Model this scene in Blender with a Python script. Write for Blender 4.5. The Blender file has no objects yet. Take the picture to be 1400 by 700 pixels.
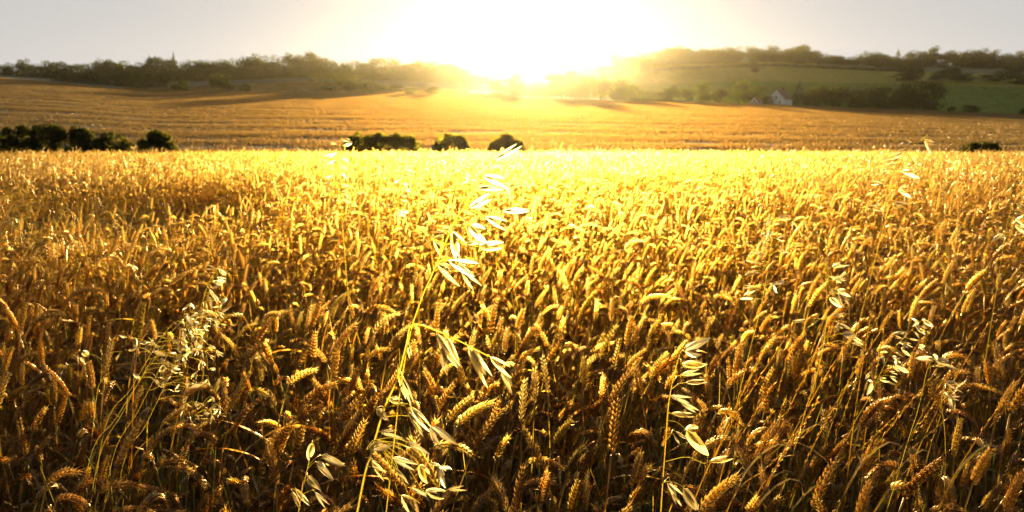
import bpy, math, random
import numpy as np
from mathutils import Vector, Matrix, Euler
R = math.radians
random.seed(11)
rng = np.random.default_rng(11)
S = bpy.context.scene
col = S.collection

# ---------------- camera, sky, sun, exposure ----------------
EYE = 1.55
TH = math.atan(0.2)
cam = bpy.data.objects.new('camera', bpy.data.cameras.new('camera'))
col.objects.link(cam)
cam.location = (0, 0, EYE)
cam.rotation_euler = (R(90) - TH, 0, 0)
cam.data.sensor_width = 36
cam.data.lens = 36 * 1000 / 1400
cam.data.clip_start = 0.05
cam.data.clip_end = 6000
cam.data.dof.use_dof = True
cam.data.dof.focus_distance = 1.15
cam.data.dof.aperture_fstop = 8.5
S.camera = cam

SUN_EL, SUN_AZ = 5.3, 1.2          # degrees above the horizon, degrees to the right of straight ahead
w = bpy.data.worlds.new("World"); S.world = w; w.use_nodes = True
nt = w.node_tree; nt.nodes.clear()
sky = nt.nodes.new('ShaderNodeTexSky'); sky.sky_type = 'NISHITA'; sky.sun_disc = False
sky.sun_elevation = R(SUN_EL); sky.sun_rotation = R(SUN_AZ); sky.altitude = 100
sky.air_density = 1.0; sky.dust_density = 0.4; sky.ozone_density = 1.0
hs = nt.nodes.new('ShaderNodeHueSaturation'); hs.inputs['Saturation'].default_value = 0.12
bg = nt.nodes.new('ShaderNodeBackground'); bg.inputs['Strength'].default_value = 0.05
wo = nt.nodes.new('ShaderNodeOutputWorld')
nt.links.new(sky.outputs[0], hs.inputs['Color']); mn = nt.nodes.new('ShaderNodeVectorMath'); mn.operation = 'MINIMUM'; 
gm = nt.nodes.new('ShaderNodeGamma'); gm.inputs['Gamma'].default_value = 0.22      # compresses the sky's range, evening out the low sky
vs_ = nt.nodes.new('ShaderNodeVectorMath'); vs_.operation = 'MULTIPLY'; vs_.inputs[1].default_value = (2.75, 2.73, 2.74)
nt.links.new(hs.outputs[0], gm.inputs['Color']); nt.links.new(gm.outputs[0], vs_.inputs[0]); nt.links.new(vs_.outputs[0], mn.inputs[1])
nt.links.new(hs.outputs[0], mn.inputs[0]); nt.links.new(mn.outputs[0], bg.inputs['Color'])
nt.links.new(bg.outputs[0], wo.inputs['Surface'])

sl = bpy.data.lights.new('sun', 'SUN'); sl.energy = 5.0; sl.angle = R(0.5); sl.color = (1.0, 0.75, 0.38)
so = bpy.data.objects.new('sun', sl); col.objects.link(so)
sd = Vector((math.sin(R(SUN_AZ)) * math.cos(R(SUN_EL)), math.cos(R(SUN_AZ)) * math.cos(R(SUN_EL)), math.sin(R(SUN_EL))))
so.rotation_euler = sd.to_track_quat('Z', 'Y').to_euler()

S.view_settings.view_transform = 'Standard'; S.view_settings.look = 'None'
S.view_settings.exposure = 1.6; S.view_settings.gamma = 1.0; S.view_settings.use_curve_mapping = False
S.render.engine = 'CYCLES'
cy = S.cycles
cy.use_denoising = True; cy.denoiser = 'OPENIMAGEDENOISE'
cy.transparent_max_bounces = 16; cy.max_bounces = 6; cy.diffuse_bounces = 3; cy.glossy_bounces = 2; cy.transmission_bounces = 4
cy.volume_bounces = 0; cy.caustics_reflective = False; cy.caustics_refractive = False
cy.sample_clamp_indirect = 4.0

# ---------------- picture <-> place ----------------
CT, ST = math.cos(TH), math.sin(TH)
def ray(px, py):
    cx = (px - 700) / 1000; c = (350 - py) / 1000
    return Vector((cx, CT + c * ST, -ST + c * CT))
def at(px, py, Y):
    d = ray(px, py); d = d * (Y / d.y)
    return Vector((d.x, d.y, EYE + d.z))
def slope(py):
    d = ray(700, py); return d.z / d.y
def upx(px): return (px - 700) / 1000 / 1.0237

# ---------------- terrain ----------------
KP = [-500, 0, 100, 200, 430, 600, 720, 850, 1050, 1200, 1400, 1900]
STN = {
    260: [100, 107, 115, 127, 128, 131, 134, 138, 143, 149, 157, 165],
    340: [98, 104, 113, 121, 111, 122, 130, 142, 153, 158, 165, 170],
    420: [97, 103, 110, 113, 106, 113, 120, 132, 140, 149, 154, 158],
    560: [97, 103, 108, 110, 106, 111, 114, 116, 112, 115, 120, 124],
    700: [97, 103, 106, 107, 106, 108, 108, 100, 91, 97, 103, 106],
    850: [98, 103, 104, 106, 105, 105, 100, 88, 84, 90, 93, 96],
    1000: [112, 114, 114, 114, 114, 114, 112, 104, 100, 102, 104, 106],
}
FYA, FYB = [0, 85, 260, 340, 420, 560, 700, 850, 1000, 1200], [0, 85, 420, 600, 720, 900, 1080, 1300, 1450, 1700]
def fY(y): return float(np.interp(y, FYA, FYB))
def iY(y): return float(np.interp(y, FYB, FYA))
STN = {fY(k): v for k, v in STN.items()}
KU = np.array([upx(p) for p in KP])
NEAR = [(-80, 0.3), (0, 0), (8, -.06), (15, -.25), (20, -.50), (27, -.93), (33, -1.6), (45, -2.8), (60, -3.6), (85, -3.3)]
NY = [a for a, b in NEAR]; NZ = [b for a, b in NEAR]
SY = sorted(STN)
SS = {y: np.array([slope(r) for r in STN[y]]) for y in SY}
def sm(t): return t
def gz(x, y):
    if y <= 85: return float(np.interp(y, NY, NZ))
    u = x / y
    prevy, prevz = 85, -3.3
    for s in SY:
        z = EYE + s * float(np.interp(u, KU, SS[s]))
        if y <= s:
            t = (y - prevy) / (s - prevy)
            if prevy == 85: t = t ** 1.25 * 0.6 + t * 0.4
            return prevz + (z - prevz) * t
        prevy, prevz = s, z
    return prevz
def gzs(x, y):  # lightly smoothed
    if y < 90: return gz(x, y)
    d = 0.02 * y
    return (gz(x - d, y) + gz(x + d, y) + 2 * gz(x, y)) / 4

# ---------------- helpers ----------------
def tag(o, label=None, cat=None, group=None, kind=None):
    if label: o['label'] = label
    if cat: o['category'] = cat
    if group: o['group'] = group
    if kind: o['kind'] = kind
    return o
def empty(name, loc=(0, 0, 0), rz=0):
    o = bpy.data.objects.new(name, None); o.empty_display_size = .1
    o.location = loc; o.rotation_euler = (0, 0, rz); col.objects.link(o); return o
class MB:
    def __init__(s): s.v = []; s.f = []; s.m = []
    def add(s, vs, fs, mi=0):
        n = len(s.v); s.v.extend([tuple(v) for v in vs]); s.f.extend([tuple(i + n for i in f) for f in fs]); s.m.extend([mi] * len(fs))
    def mesh(s, name, mats, smooth=False):
        me = bpy.data.meshes.new(name); me.from_pydata(s.v, [], s.f)
        for m in (mats if isinstance(mats, (list, tuple)) else [mats]): me.materials.append(m)
        me.polygons.foreach_set('material_index', s.m)
        if smooth: me.polygons.foreach_set('use_smooth', [True] * len(s.f))
        me.update(); return me
    def build(s, name, mats, parent=None, smooth=False, link=True):
        o = bpy.data.objects.new(name, s.mesh(name, mats, smooth))
        if link: col.objects.link(o)
        if parent: o.parent = parent
        return o
    def box(s, c, d, mi=0, rz=0):
        x, y, z = d[0] / 2, d[1] / 2, d[2] / 2
        M = Matrix.Rotation(rz, 3, 'Z'); c = Vector(c)
        vs = [c + M @ Vector((a * x, b * y, e * z)) for e in (-1, 1) for a, b in ((-1, -1), (1, -1), (1, 1), (-1, 1))]
        s.add(vs, [(3, 2, 1, 0), (4, 5, 6, 7), (0, 1, 5, 4), (1, 2, 6, 5), (2, 3, 7, 6), (3, 0, 4, 7)], mi)
    def tube(s, pts, rad, n=5, mi=0):
        pts = [Vector(p) for p in pts]
        if not isinstance(rad, (list, tuple)): rad = [rad] * len(pts)
        vs = []; fs = []
        ref = Vector((0.31, 0.93, 0.2)).normalized()
        for i, p in enumerate(pts):
            t = (pts[min(i + 1, len(pts) - 1)] - pts[max(i - 1, 0)]).normalized()
            a = t.cross(ref)
            if a.length < 1e-3: a = t.cross(Vector((1, 0, 0)))
            a.normalize(); b = t.cross(a)
            for k in range(n):
                q = 2 * math.pi * k / n
                vs.append(p + (a * math.cos(q) + b * math.sin(q)) * rad[i])
        for i in range(len(pts) - 1):
            for k in range(n):
                k2 = (k + 1) % n
                fs.append((i * n + k, i * n + k2, (i + 1) * n + k2, (i + 1) * n + k))
        fs.append(tuple(range(n - 1, -1, -1))); fs.append(tuple((len(pts) - 1) * n + k for k in range(n)))
        s.add(vs, fs, mi)
    def ribbon(s, pts, wid, side, mi=0, fold=0.0):
        pts = [Vector(p) for p in pts]; vs = []; fs = []
        for i, p in enumerate(pts):
            t = (pts[min(i + 1, len(pts) - 1)] - pts[max(i - 1, 0)]).normalized()
            sv = Vector(side[i] if isinstance(side, list) else side); sv = (sv - t * sv.dot(t)).normalized()
            nn = t.cross(sv)
            vs += [p - sv * wid[i], p + nn * fold * wid[i], p + sv * wid[i]]
        for i in range(len(pts) - 1):
            a = i * 3
            fs += [(a, a + 1, a + 4, a + 3), (a + 1, a + 2, a + 5, a + 4)]
        s.add(vs, fs, mi)
def spline(pts, n):
    pts = [Vector(p) for p in pts]; out = []
    P = [2 * pts[0] - pts[1]] + pts + [2 * pts[-1] - pts[-2]]
    m = len(pts) - 1
    for k in range(n + 1):
        t = k / n * m; i = min(int(t), m - 1); f = t - i
        a, b, c, d = P[i:i + 4]
        out.append(.5 * ((2 * b) + (c - a) * f + (2 * a - 5 * b + 4 * c - d) * f * f + (3 * b - a - 3 * c + d) * f ** 3))
    return out

# ---------------- materials ----------------
def mat(name):
    m = bpy.data.materials.new(name); m.use_nodes = True; m.node_tree.nodes.clear(); return m, m.node_tree
def N(t, typ, **kw):
    n = t.nodes.new(typ)
    for k, v in kw.items():
        if k in n.inputs: n.inputs[k].default_value = v
        else: setattr(n, k, v)
    return n
def plant_mat(name, cols, trans=.35, gloss=.2, rough=.45, noise=60, stretch=None, tcol=None, gcol=(1, .9, .7), per='obj', dark=.6, thin=0, fwd=0, fcol=(1.1, .84, .36)):
    """diffuse + translucent + rough sheen; colour varies per plant and with a fine noise"""
    m, t = mat(name); L = t.links.new
    ramp = N(t, 'ShaderNodeValToRGB'); cr = ramp.color_ramp
    while len(cr.elements) < len(cols): cr.elements.new(.5)
    for i, c in enumerate(cols):
        cr.elements[i].position = i / max(1, len(cols) - 1); cr.elements[i].color = (*c, 1)
    tc = N(t, 'ShaderNodeTexCoord')
    if per == 'obj':
        oi = N(t, 'ShaderNodeObjectInfo'); L(oi.outputs['Random'], ramp.inputs[0])
    else:
        n2 = N(t, 'ShaderNodeTexNoise', Scale=per); L(tc.outputs['Object'], n2.inputs['Vector'])
        mr = N(t, 'ShaderNodeMapRange'); mr.inputs[1].default_value = .3; mr.inputs[2].default_value = .7
        L(n2.outputs[0], mr.inputs[0]); L(mr.outputs[0], ramp.inputs[0])
    nz = N(t, 'ShaderNodeTexNoise', Scale=noise, Detail=3.0); mpn = N(t, 'ShaderNodeMapping'); mpn.inputs['Scale'].default_value = stretch or (1, 1, 1); L(tc.outputs['Object'], mpn.inputs[0]); L(mpn.outputs[0], nz.inputs['Vector'])
    r2 = N(t, 'ShaderNodeMapRange'); r2.inputs[1].default_value = .3; r2.inputs[2].default_value = .7
    r2.inputs[3].default_value = dark; r2.inputs[4].default_value = 1.15; L(nz.outputs[0], r2.inputs[0])
    mx = N(t, 'ShaderNodeVectorMath', operation='SCALE'); L(ramp.outputs[0], mx.inputs[0]); L(r2.outputs[0], mx.inputs['Scale'])
    d = N(t, 'ShaderNodeBsdfDiffuse'); tr = N(t, 'ShaderNodeBsdfTranslucent'); g = N(t, 'ShaderNodeBsdfGlossy', Roughness=rough)
    L(mx.outputs[0], d.inputs['Color'])
    if tcol:
        mm = N(t, 'ShaderNodeVectorMath', operation='MULTIPLY'); mm.inputs[1].default_value = tcol
        L(mx.outputs[0], mm.inputs[0]); L(mm.outputs[0], tr.inputs['Color'])
    else: L(mx.outputs[0], tr.inputs['Color'])
    g.inputs['Color'].default_value = (*gcol, 1)
    m1 = N(t, 'ShaderNodeMixShader'); m1.inputs[0].default_value = trans; L(d.outputs[0], m1.inputs[1]); L(tr.outputs[0], m1.inputs[2])
    fr = N(t, 'ShaderNodeFresnel', IOR=1.45); ml = N(t, 'ShaderNodeMath', operation='MULTIPLY_ADD', use_clamp=True)
    L(fr.outputs[0], ml.inputs[0]); ml.inputs[1].default_value = .9; ml.inputs[2].default_value = gloss * .3
    ml2 = N(t, 'ShaderNodeMath', operation='MULTIPLY'); L(ml.outputs[0], ml2.inputs[0]); ml2.inputs[1].default_value = min(1, gloss * 3)
    m2 = N(t, 'ShaderNodeMixShader'); L(ml2.outputs[0], m2.inputs[0]); L(m1.outputs[0], m2.inputs[1]); L(g.outputs[0], m2.inputs[2])
    if fwd:    # dry tissue scatters light strongly forward
        rf = N(t, 'ShaderNodeBsdfRefraction', Roughness=.95, IOR=1.46)
        fm = N(t, 'ShaderNodeVectorMath', operation='MULTIPLY'); fm.inputs[1].default_value = tuple(c * 1.5 for c in fcol); L(mx.outputs[0], fm.inputs[0])
        fc = N(t, 'ShaderNodeVectorMath', operation='MINIMUM'); fc.inputs[1].default_value = (.95, .95, .95); L(fm.outputs[0], fc.inputs[0]); L(fc.outputs[0], rf.inputs['Color'])
        m4 = N(t, 'ShaderNodeMixShader'); m4.inputs[0].default_value = fwd; L(m2.outputs[0], m4.inputs[1]); L(rf.outputs[0], m4.inputs[2]); m2 = m4
    if thin:   # thin husks and blades let some light straight through
        tp = N(t, 'ShaderNodeBsdfTransparent'); tp.inputs['Color'].default_value = (1, .85, .48, 1)
        m3 = N(t, 'ShaderNodeMixShader'); m3.inputs[0].default_value = thin; L(m2.outputs[0], m3.inputs[1]); L(tp.outputs[0], m3.inputs[2]); m2 = m3
    o = N(t, 'ShaderNodeOutputMaterial'); L(m2.outputs[0], o.inputs['Surface'])
    return m
WG = (1, .8, .5)
M_EAR = plant_mat('wheat_ear', [(.15, .105, .055), (.33, .255, .14), (.19, .19, .075), (.46, .38, .25), (.28, .21, .10), (.50, .43, .31), (.36, .27, .12)], .34, .30, .3, 260, gcol=WG, dark=.35, thin=.22, fwd=.70, fcol=(1.95, 1.55, .66), tcol=(1.05, .86, .45))
M_STEM = plant_mat('wheat_stem', [(.45, .34, .12), (.4, .28, .08), (.34, .33, .08), (.52, .40, .17)], .35, .33, .3, 40, gcol=WG, thin=.15, fwd=.6, fcol=(1.9, 1.5, .7))
M_LEAF = plant_mat('wheat_leaf', [(.4, .28, .08), (.3, .19, .05), (.27, .26, .05), (.46, .35, .13)], .6, .2, .4, 60, gcol=WG, thin=.15, fwd=.6, fcol=(1.9, 1.5, .7))
M_OATH = plant_mat('oat_husk', [(.78, .58, .26), (.88, .74, .44), (.9, .82, .6)], .85, .12, .4, 1, stretch=(2, 34, 34), gcol=(1, .9, .7), dark=.8, thin=.2, fwd=.35, fcol=(1.1, 1, .8), tcol=(1, .92, .66))
M_OATF = plant_mat('oat_floret', [(.10, .03, .01), (.2, .08, .02)], .1, .2, .4, 200)
M_OATS = plant_mat('oat_stem', [(.66, .48, .13), (.72, .56, .2)], .5, .3, .3, 60, gcol=WG, dark=.85, thin=.15, fwd=.5, fcol=(1.2, 1.1, .5))
M_GRASS = plant_mat('grass_blade', [(.38, .38, .05), (.58, .5, .1), (.5, .36, .08)], .6, .25, .35, 40, gcol=WG, thin=.15, fwd=.5)
M_GREEN = plant_mat('weed_leaf', [(.10, .17, .03), (.2, .24, .04)], .5, .2, .4, 40)
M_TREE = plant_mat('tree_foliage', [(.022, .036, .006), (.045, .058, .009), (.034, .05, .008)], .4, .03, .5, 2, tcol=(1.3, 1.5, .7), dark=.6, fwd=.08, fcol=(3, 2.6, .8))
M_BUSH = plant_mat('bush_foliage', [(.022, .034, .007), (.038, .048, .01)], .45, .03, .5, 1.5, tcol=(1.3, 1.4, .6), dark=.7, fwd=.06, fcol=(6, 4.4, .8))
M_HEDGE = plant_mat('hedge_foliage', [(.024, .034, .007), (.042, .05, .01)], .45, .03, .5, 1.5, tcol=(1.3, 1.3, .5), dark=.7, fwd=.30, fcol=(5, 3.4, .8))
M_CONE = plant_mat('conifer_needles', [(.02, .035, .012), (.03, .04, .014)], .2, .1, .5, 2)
M_BARK = plant_mat('bark', [(.08, .055, .035), (.1, .07, .045)], 0, .05, .7, 12)
M_STUB = plant_mat('stubble_straw', [(.2, .14, .06), (.27, .19, .08), (.15, .10, .04)], .4, .15, .4, 8, gcol=WG, fwd=.22)
M_FGR = plant_mat('field_grass', [(.15, .22, .01), (.22, .28, .015)], .5, .15, .45, 8, fwd=.3, fcol=(1.5, 1.4, .6))
M_FGO = plant_mat('far_crop', [(.34, .32, .05), (.42, .37, .06)], .5, .15, .45, 8, fwd=.3, fcol=(1.5, 1.4, .6))
def ground_mat(name, c1, c2, sc=(.3, 3), rough=.75, bump=.3, fine=30):
    m, t = mat(name); L = t.links.new
    tc = N(t, 'ShaderNodeTexCoord'); mp = N(t, 'ShaderNodeMapping'); mp.inputs['Scale'].default_value = (sc[0], sc[1], 1)
    L(tc.outputs['Object'], mp.inputs[0])
    n1 = N(t, 'ShaderNodeTexNoise', Scale=1.0, Detail=6.0); L(mp.outputs[0], n1.inputs['Vector'])
    n2 = N(t, 'ShaderNodeTexNoise', Scale=float(fine), Detail=4.0); L(tc.outputs['Object'], n2.inputs['Vector'])
    ad = N(t, 'ShaderNodeMath', operation='MULTIPLY_ADD'); L(n2.outputs[0], ad.inputs[0]); ad.inputs[1].default_value = .35; L(n1.outputs[0], ad.inputs[2])
    rp = N(t, 'ShaderNodeValToRGB'); rp.color_ramp.elements[0].position = .5; rp.color_ramp.elements[1].position = .85
    rp.color_ramp.elements[0].color = (*c1, 1); rp.color_ramp.elements[1].color = (*c2, 1); L(ad.outputs[0], rp.inputs[0])
    b = N(t, 'ShaderNodeBump', Strength=bump, Distance=.15); L(n2.outputs[0], b.inputs['Height'])
    p = N(t, 'ShaderNodeBsdfPrincipled', Roughness=rough); L(rp.outputs[0], p.inputs['Base Color']); L(b.outputs[0], p.inputs['Normal'])
    o = N(t, 'ShaderNodeOutputMaterial'); L(p.outputs[0], o.inputs['Surface']); return m
G_SOIL = ground_mat('field_soil', (.05, .03, .015), (.12, .075, .035), (2, 2), .9)
G_STUB = ground_mat('stubble_ground', (.055, .035, .016), (.2, .13, .055), (.008, .16), .9)
G_VERG = ground_mat('verge_grass_ground', (.08, .09, .02), (.16, .15, .03), (.1, .4), .8)
G_PALE = ground_mat('pale_field', (.28, .2, .09), (.38, .28, .13), (.03, .1), .7)
G_GOLD = ground_mat('ripe_field', (.24, .23, .03), (.34, .31, .04), (.02, .1), .7)
G_GREN = ground_mat('green_field', (.12, .19, .008), (.17, .25, .01), (.02, .1), .75)
G_WOOD = ground_mat('woodland_floor', (.03, .035, .012), (.06, .06, .02), (.05, .05), .9)
def plain(name, c, rough=.7, nscale=8, amt=.25):
    m, t = mat(name); L = t.links.new
    n1 = N(t, 'ShaderNodeTexNoise', Scale=float(nscale), Detail=5.0)
    mr = N(t, 'ShaderNodeMapRange'); mr.inputs[3].default_value = 1 - amt; mr.inputs[4].default_value = 1 + amt * .5; L(n1.outputs[0], mr.inputs[0])
    mx = N(t, 'ShaderNodeVectorMath', operation='SCALE'); mx.inputs[0].default_value = c; L(mr.outputs[0], mx.inputs['Scale'])
    p = N(t, 'ShaderNodeBsdfPrincipled', Roughness=rough); L(mx.outputs[0], p.inputs['Base Color'])
    o = N(t, 'ShaderNodeOutputMaterial'); L(p.outputs[0], o.inputs['Surface']); return m
M_WALL = plain('white_render', (.78, .76, .72)); M_ROOF = plain('brown_tiles', (.16, .075, .05)); M_GLASS = plain('dark_glass', (.02, .025, .03), .1)
M_BRICK = plain('red_brick', (.25, .1, .06))

# ---------------- ground sheet ----------------
ys = list(np.arange(-80, 0, 8)) + list(np.arange(0, 40, .8)) + list(np.arange(40, 100, 2.0)) + list(np.arange(100, 440, 4)) + list(np.arange(440, 760, 8)) + list(np.arange(760, 1320, 12)) + list(np.arange(1320, 1451, 25))
us = np.linspace(-1.15, 1.15, 220)
V = []; F = []; MI = []
GM = [G_SOIL, G_STUB, G_VERG, G_PALE, G_GOLD, G_GREN, G_WOOD]
def zone(x, y):
    u = x / max(y, 1); px = 700 + u * 1023.7; y = iY(y)
    if y < 34: return 0
    if y < 80: return 2
    if y < 262: return 1
    if px < 640: return 3 if (y < 345 and px > 170) else 6
    if px < 820: return 3 if y < 300 else 6
    if y < 400: return 2
    if y < 562: return 5
    if y < 702: return 4
    if y < 846: return 3 if px < 1110 else 2
    return 6
for y in ys:
    for u in us:
        x = u * (max(y, 0) + 35); V.append((x, y, gzs(x, y) + (0.05 * math.sin(x * .9) * math.sin(y * .7) if y > 90 else 0)))
nu = len(us)
for j in range(len(ys) - 1):
    for i in range(nu - 1):
        a = j * nu + i; F.append((a, a + 1, a + nu + 1, a + nu))
        c = V[a]; MI.append(zone(c[0], (ys[j] + ys[j + 1]) / 2))
me = bpy.data.meshes.new('ground'); me.from_pydata(V, [], F)
for m in GM: me.materials.append(m)
me.polygons.foreach_set('material_index', MI); me.polygons.foreach_set('use_smooth', [True] * len(F)); me.update()
g = bpy.data.objects.new('ground', me); col.objects.link(g)
tag(g, 'rolling farmland of wheat, stubble and green fields under the low sun', kind='structure')

# haze
hb = MB(); hb.box((0, 680, 55), (3600, 1640, 140))
hm, ht = mat('haze')
pv = N(ht, 'ShaderNodeVolumePrincipled', Density=0.000034, Anisotropy=0.895); pv.inputs['Color'].default_value = (1, .87, .58, 1)
ho = N(ht, 'ShaderNodeOutputMaterial'); ht.links.new(pv.outputs[0], ho.inputs['Volume'])
hz = hb.build('haze', hm); tag(hz, 'golden evening haze over the valley', kind='stuff')

# ---------------- scatter by geometry nodes (stuff only) ----------------
def scatter(name, protos, pts, rots, scl, pid, label):
    c = bpy.data.collections.new(name + '_shapes')
    for i, p in enumerate(protos):
        p.name = '%s_shape_%03d' % (name, i); c.objects.link(p)
    me = bpy.data.meshes.new(name); n = len(pts)
    me.vertices.add(n); me.vertices.foreach_set('co', np.asarray(pts, dtype=np.float32).ravel())
    a = me.attributes.new('rot', 'FLOAT_VECTOR', 'POINT'); a.data.foreach_set('vector', np.asarray(rots, dtype=np.float32).ravel())
    a = me.attributes.new('scl', 'FLOAT_VECTOR', 'POINT'); a.data.foreach_set('vector', np.asarray(scl, dtype=np.float32).ravel())
    a = me.attributes.new('pid', 'INT', 'POINT'); a.data.foreach_set('value', np.asarray(pid, dtype=np.int32))
    o = bpy.data.objects.new(name, me); col.objects.link(o)
    ng = bpy.data.node_groups.new(name, 'GeometryNodeTree')
    ng.interface.new_socket('Geometry', in_out='INPUT', socket_type='NodeSocketGeometry')
    ng.interface.new_socket('Geometry', in_out='OUTPUT', socket_type='NodeSocketGeometry')
    gi = ng.nodes.new('NodeGroupInput'); go = ng.nodes.new('NodeGroupOutput')
    iop = ng.nodes.new('GeometryNodeInstanceOnPoints'); ci = ng.nodes.new('GeometryNodeCollectionInfo')
    ci.inputs['Collection'].default_value = c; ci.inputs['Separate Children'].default_value = True; ci.inputs['Reset Children'].default_value = True
    def na(nm, ty):
        q = ng.nodes.new('GeometryNodeInputNamedAttribute'); q.data_type = ty; q.inputs['Name'].default_value = nm
        return [s for s in q.outputs if s.enabled][0]
    er = ng.nodes.new('FunctionNodeEulerToRotation'); L = ng.links.new
    L(gi.outputs[0], iop.inputs['Points']); L(ci.outputs[0], iop.inputs['Instance']); iop.inputs['Pick Instance'].default_value = True
    L(na('pid', 'INT'), iop.inputs['Instance Index']); L(na('rot', 'FLOAT_VECTOR'), er.inputs[0]); L(er.outputs[0], iop.inputs['Rotation'])
    L(na('scl', 'FLOAT_VECTOR'), iop.inputs['Scale']); L(iop.outputs[0], go.inputs[0])
    md = o.modifiers.new('scatter', 'NODES'); md.node_group = ng
    tag(o, label, kind='stuff'); return o

# ---------------- wheat ----------------
def floret(mb, p, d, ln, wd, n=5, rings=4, mi=0, flat=.75, out=None, shell=False):
    d = d.normalized(); a = d.cross(out if out is not None else Vector((.3, .5, .8))).normalized(); b = a.cross(d).normalized()
    if out is not None and b.dot(out) < 0: b = -b
    prof = {4: [(0, .25), (.22, .9), (.5, 1), (.78, .62), (1, .06)], 3: [(0, .3), (.35, 1), (.7, .75), (1, .06)], 2: [(0, .3), (.45, 1), (1, .05)]}[rings]
    vs = []; fs = []
    for t, r in prof:
        for k in range(n):
            q = 2 * math.pi * k / n if not shell else math.pi * (k / (n - 1)) * 1.06 - .09
            vs.append(p + d * ln * t + (a * math.cos(q) + b * math.sin(q) * flat) * wd * r * .5)
    for i in range(len(prof) - 1):
        for k in range(n - 1 if shell else n):
            k2 = (k + 1) % n; fs.append((i * n + k, i * n + k2, (i + 1) * n + k2, (i + 1) * n + k))
    mb.add(vs, fs, mi)
def wheat_axis(rnd, H, nod, elen, lean):
    """stem+ear centreline in local space, returns stem pts, ear pts; bends toward +X"""
    seg = 9; pts = []; p = Vector((0, 0, 0)); ang = R(1 + 2 * rnd.random())
    sl = H / seg
    for i in range(seg + 1):
        pts.append(p.copy()); t = i / seg
        ang_i = ang + lean * t + (nod * .35 * max(0, (t - .72) / .28) ** 2)
        p = p + Vector((math.sin(ang_i), 0.02 * math.sin(3 * t + rnd.random()), math.cos(ang_i))) * sl
    ear = [pts[-1].copy()]; es = 10; a0 = ang + lean + nod * .35
    for i in range(es):
        a0 += nod * .65 / es; ear.append(ear[-1] + Vector((math.sin(a0), 0, math.cos(a0))) * elen / es)
    return pts, ear
def wheat(rnd, lod):
    H = rnd.uniform(.72, .82); nod = R(rnd.choice([10, 22, 35, 60, 85, 115, 140])) * rnd.uniform(.8, 1.15)
    elen = rnd.uniform(.055, .098); fat = rnd.uniform(.66, 1.02); lean = R(rnd.uniform(2, 16))
    st, ear = wheat_axis(rnd, H, nod, elen, lean)
    ms, mE, leaves = MB(), MB(), []
    ms.tube(st if lod < 2 else st[::3], (.0016 if lod < 1 else .0019) if lod < 2 else .0035, 5 if lod == 0 else 3)
    es = spline(ear, 22); tw = rnd.uniform(0, math.pi)
    nn = {0: 19, 1: 11, 2: 6}[lod]
    for i in range(nn):
        t = (i + .3) / nn; k = t * 21; j = int(k)
        p = es[j].lerp(es[j + 1], k - j); ax = (es[j + 1] - es[j]).normalized()
        yv = Vector((0, 1, 0)); xv = ax.cross(yv).normalized()
        base = xv * math.cos(tw) + yv * math.sin(tw); per = ax.cross(base)
        sgn = 1 if i % 2 else -1
        ta = (.75 + .4 * math.sin(math.pi * min(1, t * 1.1 + .1)))
        if lod == 0:
            for o, w_ in ((0, .9), (1, .85), (-1, .85)):
                out = (base * sgn * (1 if o == 0 else .62) + per * o * .8).normalized()
                d = ax + out * rnd.uniform(.35, .62)
                floret(mE, p + out * .0020, d, .0128 * ta * rnd.uniform(.9, 1.1), .0062 * ta * fat, 5, 3, 0, .75, out, True)
                if rnd.random() < .75 or t > .7:   # short awn
                    q = p + out * .0016 + d.normalized() * .0105 * ta
                    L_ = rnd.uniform(.003, .009) + (.008 if t > .75 else 0)
                    e = q + (d.normalized() + Vector((rnd.uniform(-.2, .2),) * 3)) * L_
                    sv = out.cross(ax) * .0004; mE.add([q - sv, q + sv, e], [(0, 1, 2)])
        elif lod == 1:
            for o in (-1, 1):
                out = (base * sgn * .7 + per * o * .75).normalized()
                floret(mE, p + out * .002, ax + out * .38, .0185 * ta, .0088 * ta * fat, 3, 2, 0, .7, out, True)
        else:
            out = base * sgn
            floret(mE, p + out * .001, ax + out * .3, .030 * ta, .014 * ta * fat, 3, 2, 0, .35, out if i % 3 else per, True)
    for k in range(rnd.choice([1, 2, 2, 3]) if lod < 2 else 1):
        z = H * rnd.uniform(.35, .85); b = Vector((st[int(z / H * 9)].x, 0, z)); az = rnd.uniform(0, 6.28)
        o = Vector((math.cos(az), math.sin(az), 0)); L_ = rnd.uniform(.12, .24); up = rnd.uniform(.3, 1.3)
        pts = []; n = 9 if lod == 0 else 4; p = b.copy(); e = math.atan(up); bend = rnd.uniform(1.2, 3)
        for i in range(n + 1):
            pts.append(p.copy()); p = p + (o * math.cos(e) + Vector((0, 0, math.sin(e)))) * L_ / n; e -= bend / n
        side = [Vector((-o.y, o.x, .0)) + Vector((0, 0, 1)) * math.sin(i * rnd.uniform(.2, .6)) for i in range(n + 1)]
        ml = MB(); leaves.append(ml); ml.ribbon(pts, [.0045 * (1 - (i / n) ** 2) + .0003 for i in range(n + 1)], side, 0, .3)
    return ms, mE, leaves
def merged(ms, mE, lv, name):
    a = MB(); a.add(ms.v, ms.f, 0); a.add(mE.v, mE.f, 1)
    for ml in lv: a.add(ml.v, ml.f, 2)
    return a.build(name, [M_STEM, M_EAR, M_LEAF], smooth=False, link=False)
rnd = random.Random(5)
hi = [wheat(rnd, 0) for _ in range(26)]
mid = [wheat(rnd, 1) for _ in range(16)]
lo = [wheat(rnd, 2) for _ in range(12)]
hi_meshes = [(a.mesh('stem', M_STEM, True), b.mesh('ear', M_EAR, True), [l_.mesh('leaf', M_LEAF, True) for l_ in c]) for a, b, c in hi]
protos = [merged(*w_, 'w') for w_ in hi + mid + lo]
for p in protos: p.data.polygons.foreach_set('use_smooth', [True] * len(p.data.polygons))

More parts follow.
